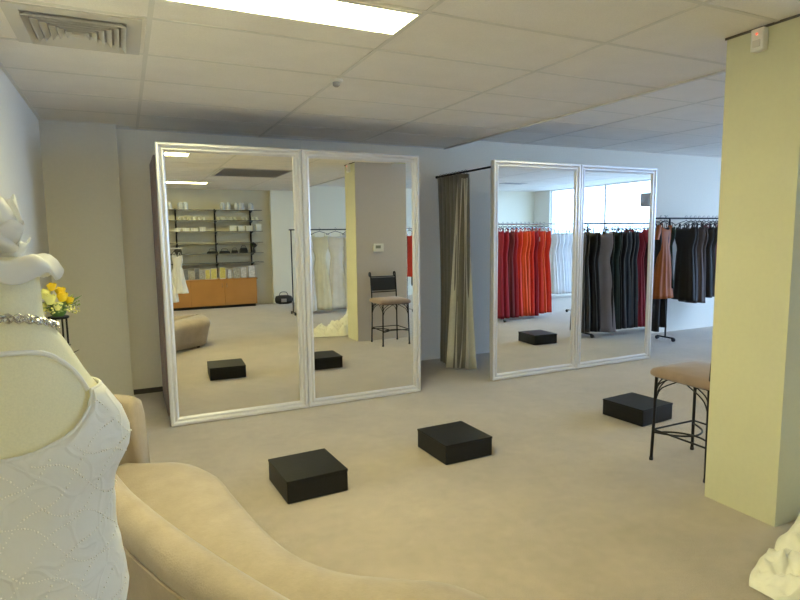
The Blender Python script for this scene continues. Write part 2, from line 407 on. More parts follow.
# ------------------------------------------------------------------ chaise sofa
SL = thing('chaise_sofa', 'curved beige suede chaise sofa with a low rolled back, lower left', 'sofa', (.3, 2.1, 0))
# stations: roll centre (x,y), seat edge (x,y), roll crest height, roll radius
ST = [(-.16, 3.14, .00, 3.20, .80, .075), (-.23, 3.02, .22, 3.14, .80, .085), (-.24, 2.86, .355, 2.93, .70, .085), (-.14, 2.66, .405, 2.62, .58, .085),
      (-.02, 2.38, .455, 2.30, .54, .085), (.115, 2.07, .52, 2.04, .52, .085), (.255, 1.79, .64, 1.83, .50, .08), (.40, 1.55, .80, 1.71, .475, .07),
      (.54, 1.33, .96, 1.60, .45, .06), (.66, 1.16, 1.05, 1.42, .435, .05), (.78, 1.06, 1.04, 1.22, .425, .045), (.86, 1.04, .97, 1.10, .42, .04)]
S = spline(ST, 70)
def sect_seat(s):
    ox, oy, ix, iy, h, r = s
    O = Vector((ox, oy)); I = Vector((ix, iy)); d = I - O; L = d.length; d.normalize()
    zt = .42
    pr = [(0, .16), (0, .38), (.15 * L, zt - .02), (.35 * L, zt), (.6 * L, zt + .012), (L - .10, zt), (L - .05, zt - .012), (L - .015, zt - .04), (L, zt - .075), (L - .005, zt - .11),
          (L - .03, .24), (L - .06, .12), (L - .08, .035), (0, .035)]
    return [(O.x + d.x * a, O.y + d.y * a, z) for a, z in pr]
b = B(); loft(b, [sect_seat(s) for s in S]); o = mk('seat', b, M_suede, SL, 'all', world=True)
def sect_roll(s, i):
    ox, oy, ix, iy, h, r = s
    O = Vector((ox, oy)); I = Vector((ix, iy)); d = (I - O).normalized()
    out = []
    out.append((r * .9, .30)); out.append((r * 1.0, max(h - r * 2.2, .34)))
    for k in range(9):
        a = PI * k / 8 * 1.15 - .05
        out.append((r * math.cos(a), h - r + r * math.sin(a)))
    out.append((-r * .80, h - r * 2.4 if h - r * 2.4 < .33 else .33)); out.append((-r * .35, .035)); out.append((r * .5, .035))
    return [(O.x + d.x * a, O.y + d.y * a, z) for a, z in out]
b = B(); loft(b, [sect_roll(s, i) for i, s in enumerate(S)]); mk('back_roll', b, M_suede, SL, 'all', world=True)
b = B(); pts = []
for s in S:
    q = sect_roll(s, 0)[10]; q2 = sect_roll(s, 0)[9]
    O = Vector((s[0], s[1])); I = Vector((s[2], s[3])); d = (I - O).normalized()
    pts.append((q[0] - d.x * .004, q[1] - d.y * .004, q[2] - .012))
tube(b, pts, .006, 6); mk('piping', b, M_suede, SL, True, world=True)
# upright scrolled head-rest at the far end
b = B()
hp = [(-.30, 2.98), (-.27, 3.10), (-.18, 3.20), (-.04, 3.22), (.04, 3.17)]
HP = spline(hp, 24); rings = []
for i, p in enumerate(HP):
    q0 = Vector(HP[max(i - 1, 0)]); q1 = Vector(HP[min(i + 1, 23)]); tt = (q1 - q0).normalized(); n = Vector((-tt.y, tt.x))
    u = i / 23; top = .80 - .05 * abs(u - .4) - (.03 if i == 23 else 0); w = .055 * (.75 if i in (0, 23) else 1)
    rings.append([(p[0] + n.x * a - .035 * max(0, (z - .35) / .45), p[1] + n.y * a, z) for a, z in ((-w * .7, .04), (-w * .9, .45), (-w, top - .10), (-w * .8, top - .03), (0, top), (w * .8, top - .03), (w, top - .10), (w * .8, .45), (w * .6, .04))])
loft(b, rings); o = mk('headrest', b, M_suede, SL, 'all', world=True)
for (x, y) in ((-.10, 3.02), (.22, 2.96), (.02, 2.4), (.38, 2.25), (.62, 1.40), (.86, 1.48), (.86, 1.2)):
    b = B(); lathe(b, [(.022, 0), (.024, .02), (.026, .04)], (x, y, 0), 12); mk('leg', b, M_black, SL, True, world=True)

# ------------------------------------------------------------------ mannequin in the beaded dress
MC = Vector((-.150, .885, 0)); MRZ = math.radians(9.2)
MN = thing('mannequin', 'cream cloth mannequin in a white beaded gown with a silver necklace', 'mannequin', MC, MRZ)
BODY = [(1.535, .0465, .050, 0), (1.50, .047, .051, 0), (1.480, .048, .052, 0), (1.465, .056, .056, 0), (1.445, .069, .060, .0), (1.42, .081, .066, .0), (1.39, .096, .074, 0), (1.36, .115, .082, 0),
        (1.333, .129, .088, 0), (1.31, .137, .092, .002), (1.29, .136, .094, .004), (1.268, .123, .096, .006), (1.245, .115, .098, .010), (1.215, .110, .102, .012), (1.16, .112, .106, .014), (1.11, .120, .106, .012),
        (1.06, .120, .100, .010), (.99, .108, .092, .004), (.94, .112, .092, 0), (.86, .140, .108, -.004), (.78, .160, .122, -.006), (.70, .165, .118, -.004)]
def body_at(z):
    for i in range(len(BODY) - 1):
        if BODY[i][0] >= z >= BODY[i + 1][0]:
            t = (BODY[i][0] - z) / (BODY[i][0] - BODY[i + 1][0]); t = max(0, min(1, t))
            return [BODY[i][k] + (BODY[i + 1][k] - BODY[i][k]) * t for k in (1, 2, 3)]
    return list(BODY[0][1:]) if z > BODY[0][0] else list(BODY[-1][1:])
def bpt(th, z, off=0):
    a, c, f = body_at(z); return ((a + off) * math.cos(th), f + (c + off) * math.sin(th), z)
b = B(); NS = 64
BS = spline(BODY, 80)
loft(b, [[((a) * math.cos(2 * PI * j / NS), f + c * math.sin(2 * PI * j / NS), z) for j in range(NS)] for z, a, c, f in BS])
mk('body', b, M_skin, MN, 'all')
b = B(); lathe(b, [(.14, 0), (.14, .015), (.02, .03), (.015, .72), (.015, .74)], (0, 0, 0), 24); mk('stand', b, M_iron, MN, True)
UN = .088
def covered(u, z, front):
    if abs(u) > UN: return z < 1.378 - .12 * max(0, abs(u) - .105)
    depth = .058 if front else .04
    return z < 1.378 - depth * math.sqrt(max(0, 1 - (u / UN) ** 2))
def ztop(th):
    z = 1.10
    while z < 1.44:
        a, c, f = body_at(z)
        if not covered(a * math.cos(th), z, math.sin(th) < 0): break
        z += .0015
    return z
b = B(); ND = 160; rings = []
tops = [ztop(2 * PI * j / ND) for j in range(ND)]
rows = 34
for i in range(rows + 1):
    r = []
    for j in range(ND):
        th = 2 * PI * j / ND
        z = tops[j] + (.93 - tops[j]) * i / rows
        off = .0035 + .0015 * math.sin(z * 60 + th * 9) * (i / rows)
        if 0 < i < rows and abs(math.sin(th)) < .5: off += .002 * max(0, math.sin(z * 95))
        r.append(bpt(th, z, off))
    rings.append(r)
for i in range(1, 15):                                     # skirt
    t_ = i / 14; z = .93 - t_ * .91
    rings.append([((.120 + .20 * t_ ** .8 + .018 * t_ * math.sin(9 * 2 * PI * j / ND)) * math.cos(2 * PI * j / ND), (.098 + .22 * t_ ** .8 + .018 * t_ * math.sin(9 * 2 * PI * j / ND)) * math.sin(2 * PI * j / ND), z) for j in range(ND)])
loft(b, rings, caps=False); o = mk('gown', b, M_gown, MN, 'all')
s = o.modifiers.new('s', 'SOLIDIFY'); s.thickness = .003; s.offset = 1
gown = o
lm = M_gown.copy(); lm.name = 'beaded_lace'; nt = lm.node_tree; pb = nt.nodes['Principled BSDF']
vo = nt.nodes.new('ShaderNodeTexVoronoi'); vo.feature = 'DISTANCE_TO_EDGE'; vo.inputs['Scale'].default_value = 17
nz = nt.nodes.new('ShaderNodeTexNoise'); nz.inputs['Scale'].default_value = 9; tcn = nt.nodes.new('ShaderNodeTexCoord')
mxv = nt.nodes.new('ShaderNodeMixRGB'); mxv.inputs[0].default_value = .12; nt.links.new(tcn.outputs['Object'], mxv.inputs[1]); nt.links.new(nz.outputs['Color'], mxv.inputs[2])
nt.links.new(tcn.outputs['Object'], nz.inputs['Vector']); nt.links.new(mxv.outputs[0], vo.inputs['Vector'])
rp = nt.nodes.new('ShaderNodeMapRange'); rp.inputs['From Min'].default_value = 0; rp.inputs['From Max'].default_value = .07; rp.inputs['To Min'].default_value = 1; rp.inputs['To Max'].default_value = 0
nt.links.new(vo.outputs['Distance'], rp.inputs['Value'])
bp2 = nt.nodes.new('ShaderNodeBump'); bp2.inputs['Strength'].default_value = .38; bp2.inputs['Distance'].default_value = .003
nt.links.new(rp.outputs[0], bp2.inputs['Height']); old = pb.inputs['Normal'].links[0].from_socket; nt.links.new(old, bp2.inputs['Normal']); nt.links.new(bp2.outputs[0], pb.inputs['Normal'])
o.data.materials[0] = lm
# beaded vine pattern on the bodice and neckline edging
b = B()
def bead(th, z, r, off=.0075):
    x, y, zz = bpt(th, z, off); g = bmesh.ops.create_icosphere(b, subdivisions=1, radius=r, matrix=Matrix.Translation((x, y, zz)))
for fam in range(2):
    for k in range(-6, 12):
        for i in range(130):
            u = -.19 + i * .003
            z = 1.02 + k * .052 + (u * 1.0 if fam else -u * .9) + .011 * math.sin(u * 75 + k * 1.7 + fam)
            if not (.95 < z < 1.43): continue
            a, c, f = body_at(z)
            if abs(u) > a * .985: continue
            th = -math.acos(max(-1, min(1, u / a)))
            if covered(u, z + .012, True): bead(th, z, random.choice((.0009, .0011, .0011, .0016)), .0075)
o = mk('beading', b, M_bead, MN, 'all'); o['kind'] = 'stuff'; o['label'] = 'pale gold beaded vine pattern'
b = B(); pts = []
for j in range(ND // 2, ND):
    th = 2 * PI * j / ND; z = tops[j]; pts.append(bpt(th, z, .0055))
tube(b, pts, .0022, 6); mk('neckline_trim', b, M_gown, MN, True)
b = B(); pts = []                                            # thin sheer strap over the collar bones
for (u, z) in spline([(-.088, 1.378), (-.076, 1.405), (-.045, 1.432), (-.015, 1.441), (.015, 1.441), (.045, 1.434), (.072, 1.408), (.088, 1.378)], 40):
    a, c, f = body_at(z); th = -math.acos(max(-1, min(1, u / a))); pts.append(bpt(th, z, .001))
tube(b, pts, .0035, 8); o = mk('strap', b, M_gown, MN, True)
nk = []
b = B()                                                    # necklace: two braided strands and stones
for ph in (0, PI):
    pts = [bpt(-PI * j / 60, 1.462 + .022 * math.sin(PI * j / 60) + .005 * math.sin(j * .75 + ph), .004) for j in range(61)]
    tube(b, pts, .0018, 6)
for j in range(2, 59, 2):
    x, y, z = bpt(-PI * j / 60, 1.462 + .022 * math.sin(PI * j / 60) + .002 * math.sin(j * 1.1), .006)
    bmesh.ops.create_icosphere(b, subdivisions=1, radius=.0038, matrix=Matrix.Translation((x, y, z)))
o = mk('necklace', b, M_silver, MN); o['label'] = 'silver rhinestone necklace'

# organza headpiece resting on the neck
HT = thing('fascinator_hat', 'white organza flower hat resting on top of the mannequin neck', 'hat', (MC.x, MC.y, 1.536), MRZ)
b = B(); rings = []
for i in range(9):
    t_ = i / 8; r = .02 + .054 * t_
    rings.append([(r * (1 + .06 * math.sin(5 * a)) * math.cos(a), r * (1 + .05 * math.sin(4 * a + 1)) * math.sin(a), .002 + .026 * math.sin(t_ * PI * .6) - .030 * t_ ** 4 + .006 * t_ * math.sin(6 * a)) for a in [2 * PI * j / 60 for j in range(60)]])
loft(b, rings, caps=False); o = mk('brim', b, M_organza, HT, 'all'); m_ = o.modifiers.new('s', 'SOLIDIFY'); m_.thickness = .003
b = B(); lathe(b, [(.058, -.004), (.060, .006), (.052, .016), (.02, .022)], seg=30); mk('crown', b, M_gown2, HT, True)
for k in range(9):
    a0 = k * 2.4; L = .046 + .011 * (k % 4); W = .030 + .006 * (k % 2); lean = .25 + .09 * k
    b = B(); rings = []
    for i in range(9):
        v = i / 8; w = W * math.sin(PI * (v * .82 + .10)) ** .7; rr = .008 + lean * L * v * .8; zz = .014 + L * v * (1.35 - .10 * k) + .004 * math.sin(v * 7)
        rings.append([((rr - abs(u) ** 2 * .018) * math.cos(a0) - u * w * math.sin(a0), (rr - abs(u) ** 2 * .018) * math.sin(a0) + u * w * math.cos(a0), zz + .004 * math.sin(u * 5 + k)) for u in [-1 + j / 4 for j in range(9)]])
    loft(b, rings, closed=False, caps=False); o = mk('petal', b, M_organza, HT, 'all'); m_ = o.modifiers.new('s', 'SOLIDIFY'); m_.thickness = .0015

# ------------------------------------------------------------------ flowers on an iron stand by the left wall
FS = thing('flower_stand', 'tall thin black iron flower stand in front of the left pier', 'flower stand', (-.405, 4.2, 0))
b = B()
for k in range(4):
    a = k * PI / 2 + .5
    o_ = B(); tube(o_, [(.14 * math.cos(a), .14 * math.sin(a), 0), (.05 * math.cos(a), .05 * math.sin(a), .25), (.045 * math.cos(a), .045 * math.sin(a), 1.08)], .006, 6); mk('leg', o_, M_iron, FS, True)
tube(b, [(.05 * math.cos(a * PI / 8), .05 * math.sin(a * PI / 8), .30) for a in range(16)], .004, 6, loop=True)
mk('ring', b, M_iron, FS, True); b = B(); lathe(b, [(.055, 1.075), (.06, 1.08), (.06, 1.09), (.001, 1.09)])
mk('top_plate', b, M_iron, FS, True)
for k in range(6):
    b = B(); a = k * 1.05; z = .82 + .03 * (k % 3); c = Vector((.045 * math.cos(a), .045 * math.sin(a), z))
    loft(b, [[(c.x, c.y, c.z), (c.x + .001, c.y, c.z - .002)], [(c.x + .02 * math.cos(a + .5), c.y + .02 * math.sin(a + .5), c.z + .03), (c.x + .02 * math.cos(a - .5), c.y + .02 * math.sin(a - .5), c.z + .024)],
             [(c.x + .055 * math.cos(a), c.y + .055 * math.sin(a), c.z + .045), (c.x + .056 * math.cos(a), c.y + .055 * math.sin(a), c.z + .043)]], closed=False, caps=False)
    mk('iron_leaf', b, M_iron, FS)
FB = thing('flower_arrangement', 'yellow roses with green foliage on top of the iron stand', 'flowers', (-.405, 4.2, 1.091))
b = B(); lathe(b, [(.03, 0), (.045, .02), (.05, .05), (.04, .055)]); mk('bowl', b, M_leaf, FB, True)
def rose(c, r, m):
    b = B()
    ball(b, c, r * .55, 2)
    for k in range(8):
        a = k * 2.4; rr = r * (.35 + .06 * k); rings = []
        for i in range(5):
            v = i / 4; rad = rr * (.6 + .6 * v); zz = -r * .5 + r * 1.2 * v - r * .05 * k
            rings.append([(c[0] + rad * math.cos(a + u) , c[1] + rad * math.sin(a + u), c[2] + zz - abs(u) * r * .2 * v) for u in (-.9, -.45, 0, .45, .9)])
        loft(b, rings, closed=False, caps=False)
    mk('rose', b, m, FB, 'all')
for (c, r, m) in (((.035, -.03, .13), .042, M_yellow), ((-.03, -.05, .12), .045, M_palerose), ((-.06, .0, .15), .045, M_palerose), ((.02, .03, .16), .04, M_yellow), ((-.02, -.02, .195), .035, M_yellow), ((.07, .0, .10), .034, M_yellow), ((-.08, -.03, .07), .04, M_palerose), ((.01, -.065, .075), .036, M_palerose)):
    rose(c, r, m)
for k in range(16):
    a = k * 2.4; L = .09 + .05 * random.random(); e = random.uniform(-.5, .8); b = B()
    p = [Vector((.02 * math.cos(a), .02 * math.sin(a), .06)) + Vector((math.cos(a) * math.cos(e), math.sin(a) * math.cos(e), math.sin(e))) * L * v for v in (0, .3, .6, 1)]
    side = Vector((-math.sin(a), math.cos(a), .3)) * .018
    loft(b, [[tuple(q - side * w), tuple(q + Vector((0, 0, .003))), tuple(q + side * w)] for q, w in zip(p, (.1, 1, .8, .05))], closed=False, caps=False)
    mk('leaf', b, M_leaf if k % 3 else M_sprig, FB, 'all')
for k in range(14):
    a = k * 1.9 - 1; b = B(); c = (.09 * math.cos(a) + .02, .08 * math.sin(a), .05 + .03 * math.sin(k)); 
    tube(b, [(0, 0, .04), c], .0015, 4)
    for q in range(7): ball(b, (c[0] + random.uniform(-.02, .02), c[1] + random.uniform(-.02, .02), c[2] + random.uniform(-.02, .03)), .006)
    mk('sprig', b, M_sprig if k % 2 else M_palerose, FB, 'all')

# ------------------------------------------------------------------ garments
def cloth_mat(name, col, rough=.6, sheen=0): return mat('cloth_' + name, col, rough, sheen=sheen, noise=[(8, .05)], bump=(20, .05))
def hanger(parent, rz=0, w=.19, m=None):
    b = B(); c, s = math.cos(rz), math.sin(rz)
    P = lambda u, z: (u * c, u * s, z)
    tube(b, [P(-w, -.115), P(-.1, -.075), P(0, -.045), P(.1, -.075), P(w, -.115)], .005, 6)
    tube(b, [P(0, -.045), P(0, -.012)] + [P(.018 * math.sin(a), .006 + -.018 * math.cos(a)) for a in [k * PI / 6 for k in range(1, 9)]], .0025, 5)
    mk('hanger', b, m or M_iron, parent, True)
def garment(loc, rz, length, col, label, cat='dress', group=None, flare=1.0, strap=True, w=.17, tag_=False, name='dress', th=.045, waist=.64, sleeves=False, hem=0.0, swirl=0):
    """hangs from a rod at loc (rod axis height); rz = direction of the shoulder line"""
    t = thing(name, label, cat, loc, rz, group)
    hanger(t, 0, w * .95)
    b = B(); n = 48; rings = []; ph = random.uniform(0, 6); k1 = random.choice((7, 9, 11)); rows = 20
    for i in range(rows + 1):
        v = i / rows; z = -.15 - (length - .15) * v
        if v < .12: a = w * (.80 + .1 * v / .12); c_ = th * .8
        elif v < .28: q = (v - .12) / .16; a = w * (.90 - (.90 - waist) * q); c_ = th * (.8 - .1 * q)
        else: q = (v - .28) / .72; a = w * (waist + .75 * flare * q ** .8); c_ = th * (.7 + 1.2 * flare * q ** .8)
        amp = .015 * min(1, max(0, (v - .15) * 2.2)) * (1 + flare) * .6
        ring = []
        for j in range(n):
            an = 2 * PI * j / n
            rr = 1 + (amp / max(c_, .03)) * .8 * math.sin(k1 * an + ph + swirl * v) 
            ring.append((a * math.cos(an) * (1 + amp * 1.5 * math.sin(k1 * an + ph)), c_ * math.sin(an) * rr + .01 * math.sin(v * 5 + ph), z + hem * v ** 6 * math.sin(an + ph)))
        rings.append(ring)
    # shaped bust line
    for j in range(n):
        x, y, z = rings[0][j]; rings[0][j] = (x, y, z + .03 * (abs(x) / w) ** 1.5 - .015 + (.035 * (abs(x) / w) ** 2 - .01) * (1 if y < 0 else .4))
    loft(b, rings, caps=False)
    g = mk('garment', b, col, t, 'all')
    m_ = g.modifiers.new('s', 'SOLIDIFY'); m_.thickness = .003
    if strap:
        for sx in (-1, 1):
            b = B(); tube(b, [(sx * w * .55, -th * .6, -.165), (sx * w * .5, -.01, -.085), (sx * w * .5, .01, -.085), (sx * w * .55, th * .6, -.165)], .008, 6, flat=.4)
            mk('strap', b, col, t, True)
    if sleeves:
        for sx in (-1, 1):
            b = B(); loft(b, [[(sx * (w * .85 + q * .06) + r * math.cos(a), r * math.sin(a) * .7, -.11 - q * .20) for a in [k * PI / 6 for k in range(12)]] for q, r in ((0, .035), (.5, .05), (1, .045))], caps=False)
            mk('sleeve', b, col, t, 'all')
    if tag_:
        b = B(); box(b, w * .3, w * .3 + .05, -th * 1.7 - .003, -th * 1.7, -.33, -.25); tube(b, [(w * .3 + .025, -th * 1.7, -.25), (w * .2, -.01, -.12)], .001, 4); mk('swing_tag', b, M_whitep, t)
    return t
def rack(x0, x1, y, z, label, group='garment racks', posts=None, m=None, ax='x'):
    t = thing('clothes_rack', label, 'clothes rack', ((x0 + x1) / 2, y, 0), 0, group); m = m or M_chrome; fl_ = .14 if m is M_iron else .25
    a = (x1 - x0) / 2
    b = B(); tube(b, [(-a, 0, z), (a, 0, z)], .0125, 10); mk('hanging_rail', b, m, t, True)
    for px in (posts if posts is not None else (x0 + .04, x1 - .04)):
        u = px - (x0 + x1) / 2
        b = B(); tube(b, [(u, 0, .05), (u, 0, z)], .0125, 10); mk('post', b, m, t, True)
        b = B(); tube(b, [(u, -fl_, .05), (u, fl_, .05)], .0125, 10); mk('foot', b, m, t, True)
        for sy in (-fl_, fl_):
            b = B(); tube(b, [(u - .012, sy, .028), (u + .012, sy, .028)], .028, 14); mk('castor', b, M_vinyl, t, True)
    return t
C_ = cloth_mat
red, orange, crimson, wine = C_('red', (.62, .035, .02), .5), C_('tangerine', (.72, .085, .02), .5), C_('crimson', (.30, .012, .035), .55), C_('wine', (.13, .016, .03), .6)
blk, blk2, dgreen, dgrey, silver, slate = C_('black', (.012, .012, .015), .6), C_('charcoal', (.035, .033, .04), .6), C_('bottle_green', (.012, .03, .025), .6), C_('dark_grey', (.075, .075, .08), .55), C_('silver_mauve', (.26, .23, .26), .35), C_('slate', (.05, .06, .085), .55)
copper, mauve, plum, brown = C_('copper', (.30, .075, .006), .6), C_('mauve', (.20, .06, .09), .5), C_('plum', (.09, .03, .05), .6), C_('taupe', (.09, .07, .07), .6)
wht, wht2, ivo = C_('white', (.80, .80, .80), .6), C_('soft_white', (.72, .74, .78), .6), C_('ivory', (.80, .76, .56), .6)

# rack of red dresses (in front of the shop window, seen in the third mirror)
rack(6.0, 7.95, 1.5, 1.745, 'chrome rail holding the red and crimson dresses, seen in the third mirror')
spec = [(6.06, crimson, 1.62, 'crimson'), (6.16, crimson, 1.60, 'deep crimson'), (6.26, wine, 1.63, 'wine red'), (6.36, crimson, 1.62, 'crimson red'), (6.46, red, 1.52, 'bright red'), (6.56, orange, 1.52, 'tangerine red'),
        (6.65, orange, 1.50, 'orange red'), (6.74, red, 1.54, 'scarlet red'), (6.84, crimson, 1.53, 'dark red'), (6.92, red, 1.50, 'vivid red'), (7.00, orange, 1.49, 'poppy red'), (7.09, red, 1.49, 'flame red')]
pos = ['at the left end of the red rail in the third mirror', 'second from the left on the red rail', 'third from the left on the red rail', 'fourth from the left on the red rail', 'fifth from the left on the red rail', 'sixth from the left on the red rail',
       'seventh from the left on the red rail', 'eighth from the left on the red rail', 'fourth from the right on the red rail', 'third from the right on the red rail', 'second from the right on the red rail', 'with a white tag at the right end of the red rail']
for i, (x, m, L, nm) in enumerate(spec):
    garment((x, 1.5, 1.745 + .012), PI / 2 + random.uniform(-.5, .1), min(L + .17, 1.70), m, 'long %s dress %s' % (nm, pos[i]), group='red dresses on the chrome rail', flare=.55, tag_=(i in (5, 8, 11)), w=.18)
# white gowns far behind, by the window
rack(7.95, 10.4, -.85, 1.70, 'chrome rail of white gowns in front of the shop window')
for i in range(9):
    garment((9.25 + i * .115, -.85, 1.712), PI / 2 - .3 + random.uniform(-.3, .2), 1.60, (wht, wht2)[i % 2], 'long white gown %s on the rail beside the shop window' % ('first from the left', 'second from the left', 'third from the left', 'fourth from the left', 'fifth', 'fourth from the right', 'third from the right', 'second from the right', 'last at the right end')[i], group='white gowns by the shop window', flare=.6, w=.2)
# dark dress rack
rack(6.0, 8.4, 3.5, 1.71, 'rail holding the black and grey long dresses, seen in the rightmost mirror', posts=(6.27, 8.35), m=M_iron)
spec = [(6.12, dgrey, 'dark grey'), (6.20, dgrey, 'smoky grey'), (6.30, blk, 'black'), (6.40, blk2, 'charcoal'), (6.53, silver, 'shiny silver mauve'), (6.68, blk, 'jet black'), (6.76, dgreen, 'green black'), (6.84, blk, 'plain black'), (6.92, blk2, 'soft charcoal'),
        (7.0, slate, 'slate blue'), (7.08, blk2, 'smoky charcoal'), (7.16, slate, 'dusky blue'), (7.25, crimson, 'crimson topped'), (7.34, crimson, 'ruby'), (7.43, wine, 'wine'), (7.53, crimson, 'raspberry'), (7.63, wine, 'burgundy')]
names = ['hanging at the far left of the rail in the rightmost mirror', 'second along the rail in the rightmost mirror', 'left of the charcoal dress in the rightmost mirror', 'beside the silver dress in the rightmost mirror', 'turned outward on the rail in the rightmost mirror',
         'just right of the silver dress in the mirror', 'two places right of the silver dress', 'three places right of the silver dress', 'left of the slate blue dress', 'in the middle of the dark rail', 'between the two blue dresses', 'left of the crimson dresses on the dark rail',
         'first of the reds on the dark rail', 'second of the reds on the dark rail', 'third of the reds on the dark rail', 'fourth of the reds on the dark rail', 'last of the reds on the dark rail']
for i, (x, m, nm) in enumerate(spec):
    big = m is silver
    garment((x, 3.5, 1.722), (PI / 2 - .75) if big else PI / 2 + random.uniform(-.25, .25), 1.63 if not big else 1.66, m, 'long %s dress %s' % (nm, names[i]), group='long dresses on the dark rail', flare=.75 if big else .5, w=.21 if big else .18, th=.055 if big else .045, sleeves=(i in (12, 13)))
# back wall rack, seen directly
rack(6.55, 9.6, 5.8, 1.765, 'black rail of dark dresses against the back wall, right of the mirrors', posts=(7.04, 9.5), m=M_iron)
spec = [(6.74, blk, 1.60, 'black', 'at the left end, beside the rightmost mirror'), (6.86, blk, 1.55, 'jet black', 'behind the copper dress, beside the mirror'), (6.98, dgreen, 1.0, 'dark green', 'left of the copper dress on the back rail'),
        (7.38, blk, 1.20, 'short black', 'just right of the copper dress'), (7.48, blk2, 1.24, 'charcoal', 'second right of the copper dress'), (7.57, brown, 1.24, 'taupe', 'third right of the copper dress'), (7.66, brown, 1.25, 'grey brown', 'fourth right of the copper dress'),
        (7.76, blk, 1.18, 'plain black', 'fourth left of the wing wall edge'), (7.86, blk2, 1.17, 'smoky black', 'left of the mauve dress with the white tag'), (7.96, mauve, .90, 'mauve pink', 'near the wing wall on the back rail'), (8.04, wine, 1.10, 'wine red', 'right of the mauve dress on the back rail'),
        (8.13, plum, 1.12, 'plum', 'close to the wing wall edge'), (8.22, wine, 1.15, 'burgundy', 'partly hidden by the wing wall edge'), (8.31, blk, 1.45, 'long black', 'touching the wing wall edge in view')]
for i, (x, m, L, nm, ps) in enumerate(spec):
    garment((x, 5.8, 1.777), PI / 2 + random.uniform(-.35, .35), L, m, '%s dress hanging %s' % (nm, ps), group='dark dresses on the back wall rail', flare=.4, w=.18, tag_=(i == 8), sleeves=(i in (9,)))
garment((6.82, 5.70, 1.777), .15, 1.13, copper, 'copper orange satin dress turned to face the room on the back rail', group='dark dresses on the back wall rail', flare=1.0, w=.15, th=.06, sleeves=True)
# rail glimpsed beyond the wing wall in the second mirror
rack(5.2, 6.4, -.6, 1.7, 'chrome rail glimpsed past the grey wall at the right of the second mirror')
for i, (m, nm) in enumerate(((red, 'red'), (blk, 'black'), (wine, 'wine red'), (blk2, 'charcoal'), (red, 'bright red'))):
    garment((5.3 + i * .13, -.6, 1.712), PI / 2 + random.uniform(-.3, .3), 1.0 + .2 * (i % 2), m, '%s dress glimpsed %s past the grey wall in the second mirror' % (nm, ('first', 'second', 'third', 'fourth', 'last')[i]), group='dresses past the grey wall', flare=.4)
# ivory gowns rack seen in the second mirror
rack(2.93, 4.6, -1.2, 1.70, 'thin chrome rail holding ivory bridal gowns, seen in the second mirror', m=M_iron)
for i, (x, m, rz, nm) in enumerate(((3.16, wht2, 1.5, 'white gown at the left side of the second mirror'), (3.30, wht, 1.3, 'white bridal gown on the left of the ivory one'), (3.56, ivo, .20, 'ivory bridal gown turned outward in the second mirror'), (3.90, wht, .12, 'white lace bridal gown right of the ivory one in the second mirror'), (4.15, wht2, 1.4, 'white gown mostly hidden behind the cream wall'))):
    garment((x, -1.2, 1.712), rz, 1.655, m, 'long ' + nm, 'gown', 'bridal gowns in the second mirror', flare=.9, w=.20, th=.07, name='bridal_gown', waist=.52, hem=.03)
# low rail with short white dress at the left edge of the first mirror
rack(-.35, .90, -.8, 1.385, 'low white rail at the left edge of the leftmost mirror', m=M_whitep, posts=(-.3, .35))
for (x, L, s_) in ((.80, .80, 'short white dress at the end of the low rail in the leftmost mirror'), (.62, .95, 'white dress second from the end of the low rail')):
    garment((x, -.8, 1.397), 1.1, L, wht, s_, 'dress', 'white dresses on the low rail', flare=1.1, w=.17, th=.06)

# ------------------------------------------------------------------ bridal gown on a form with its train on the floor
GF = thing('dress_form', 'ivory bridal gown on a form beside the cream wall, its train on the carpet', 'dress form', (3.72, 1.05, 0))
b = B(); prof = [(1.52, .048, .05), (1.46, .050, .052), (1.42, .10, .07), (1.38, .155, .088), (1.33, .170, .098), (1.26, .152, .106), (1.15, .15, .12), (1.0, .12, .10), (.9, .14, .11)]
loft(b, [[(a * math.cos(2 * PI * j / 32), c * math.sin(2 * PI * j / 32), z) for j in range(32)] for z, a, c in spline(prof, 28)]); mk('torso', b, M_skin, GF, 'all')
b = B(); rings = []
pr = [(1.28, .168, .108), (1.15, .156, .126), (1.0, .126, .106), (.9, .15, .12), (.7, .26, .24), (.45, .36, .34), (.2, .43, .40), (.02, .47, .43)]
for (z, a, c) in spline(pr, 26):
    am = .02 * max(0, 1 - z)
    rings.append([((a + am * math.sin(12 * 2 * PI * j / 96)) * math.cos(2 * PI * j / 96), (c + am * math.sin(12 * 2 * PI * j / 96)) * math.sin(2 * PI * j / 96), z) for j in range(96)])
loft(b, rings, caps=False); mk('gown', b, M_gown2, GF, 'all')
# train: a crumpled sheet lying on the carpet, rising to the skirt
b = B(); NX, NY = 130, 80; from mathutils import noise as mn
V = []
for i in range(NX + 1):
    u = i / NX; row = []
    for j in range(NY + 1):
        v = j / NY * 2 - 1
        x = 2.42 + u * 1.10
        cy = 1.44 - .15 * u; hw = .30 * (math.sin(min(1, u * 1.6 + .12) * PI / 2)) * (1 + .12 * math.sin(u * 13 + v))
        y = cy + v * hw
        n1 = mn.noise(Vector((x * 5, y * 5, 1.3))); n2 = mn.noise(Vector((x * 13, y * 11, 4)))
        rid = abs(n1) * .15 + abs(n2) * .09 + .03 * (1 - abs(mn.noise(Vector((x * 26, y * 20, 7)))) * 2.5)
        edge = min(1, (1 - abs(v)) * 5) * min(1, u * 9)
        h = rid * edge + .12 * math.exp(-((u - .62) / .2) ** 2) * (1 - v * v) + max(0, u - .58) ** 1.5 * 2.2 * (1 - v * v * .8) + .006
        y = min(y, 1.762 if x > 3.03 else 9)
        row.append(b.verts.new((x, y + n2 * .03 * edge * (0 if y > 1.72 else 1), h)))
    V.append(row)
for i in range(NX):
    for j in range(NY): b.faces.new((V[i][j], V[i + 1][j], V[i + 1][j + 1], V[i][j + 1]))
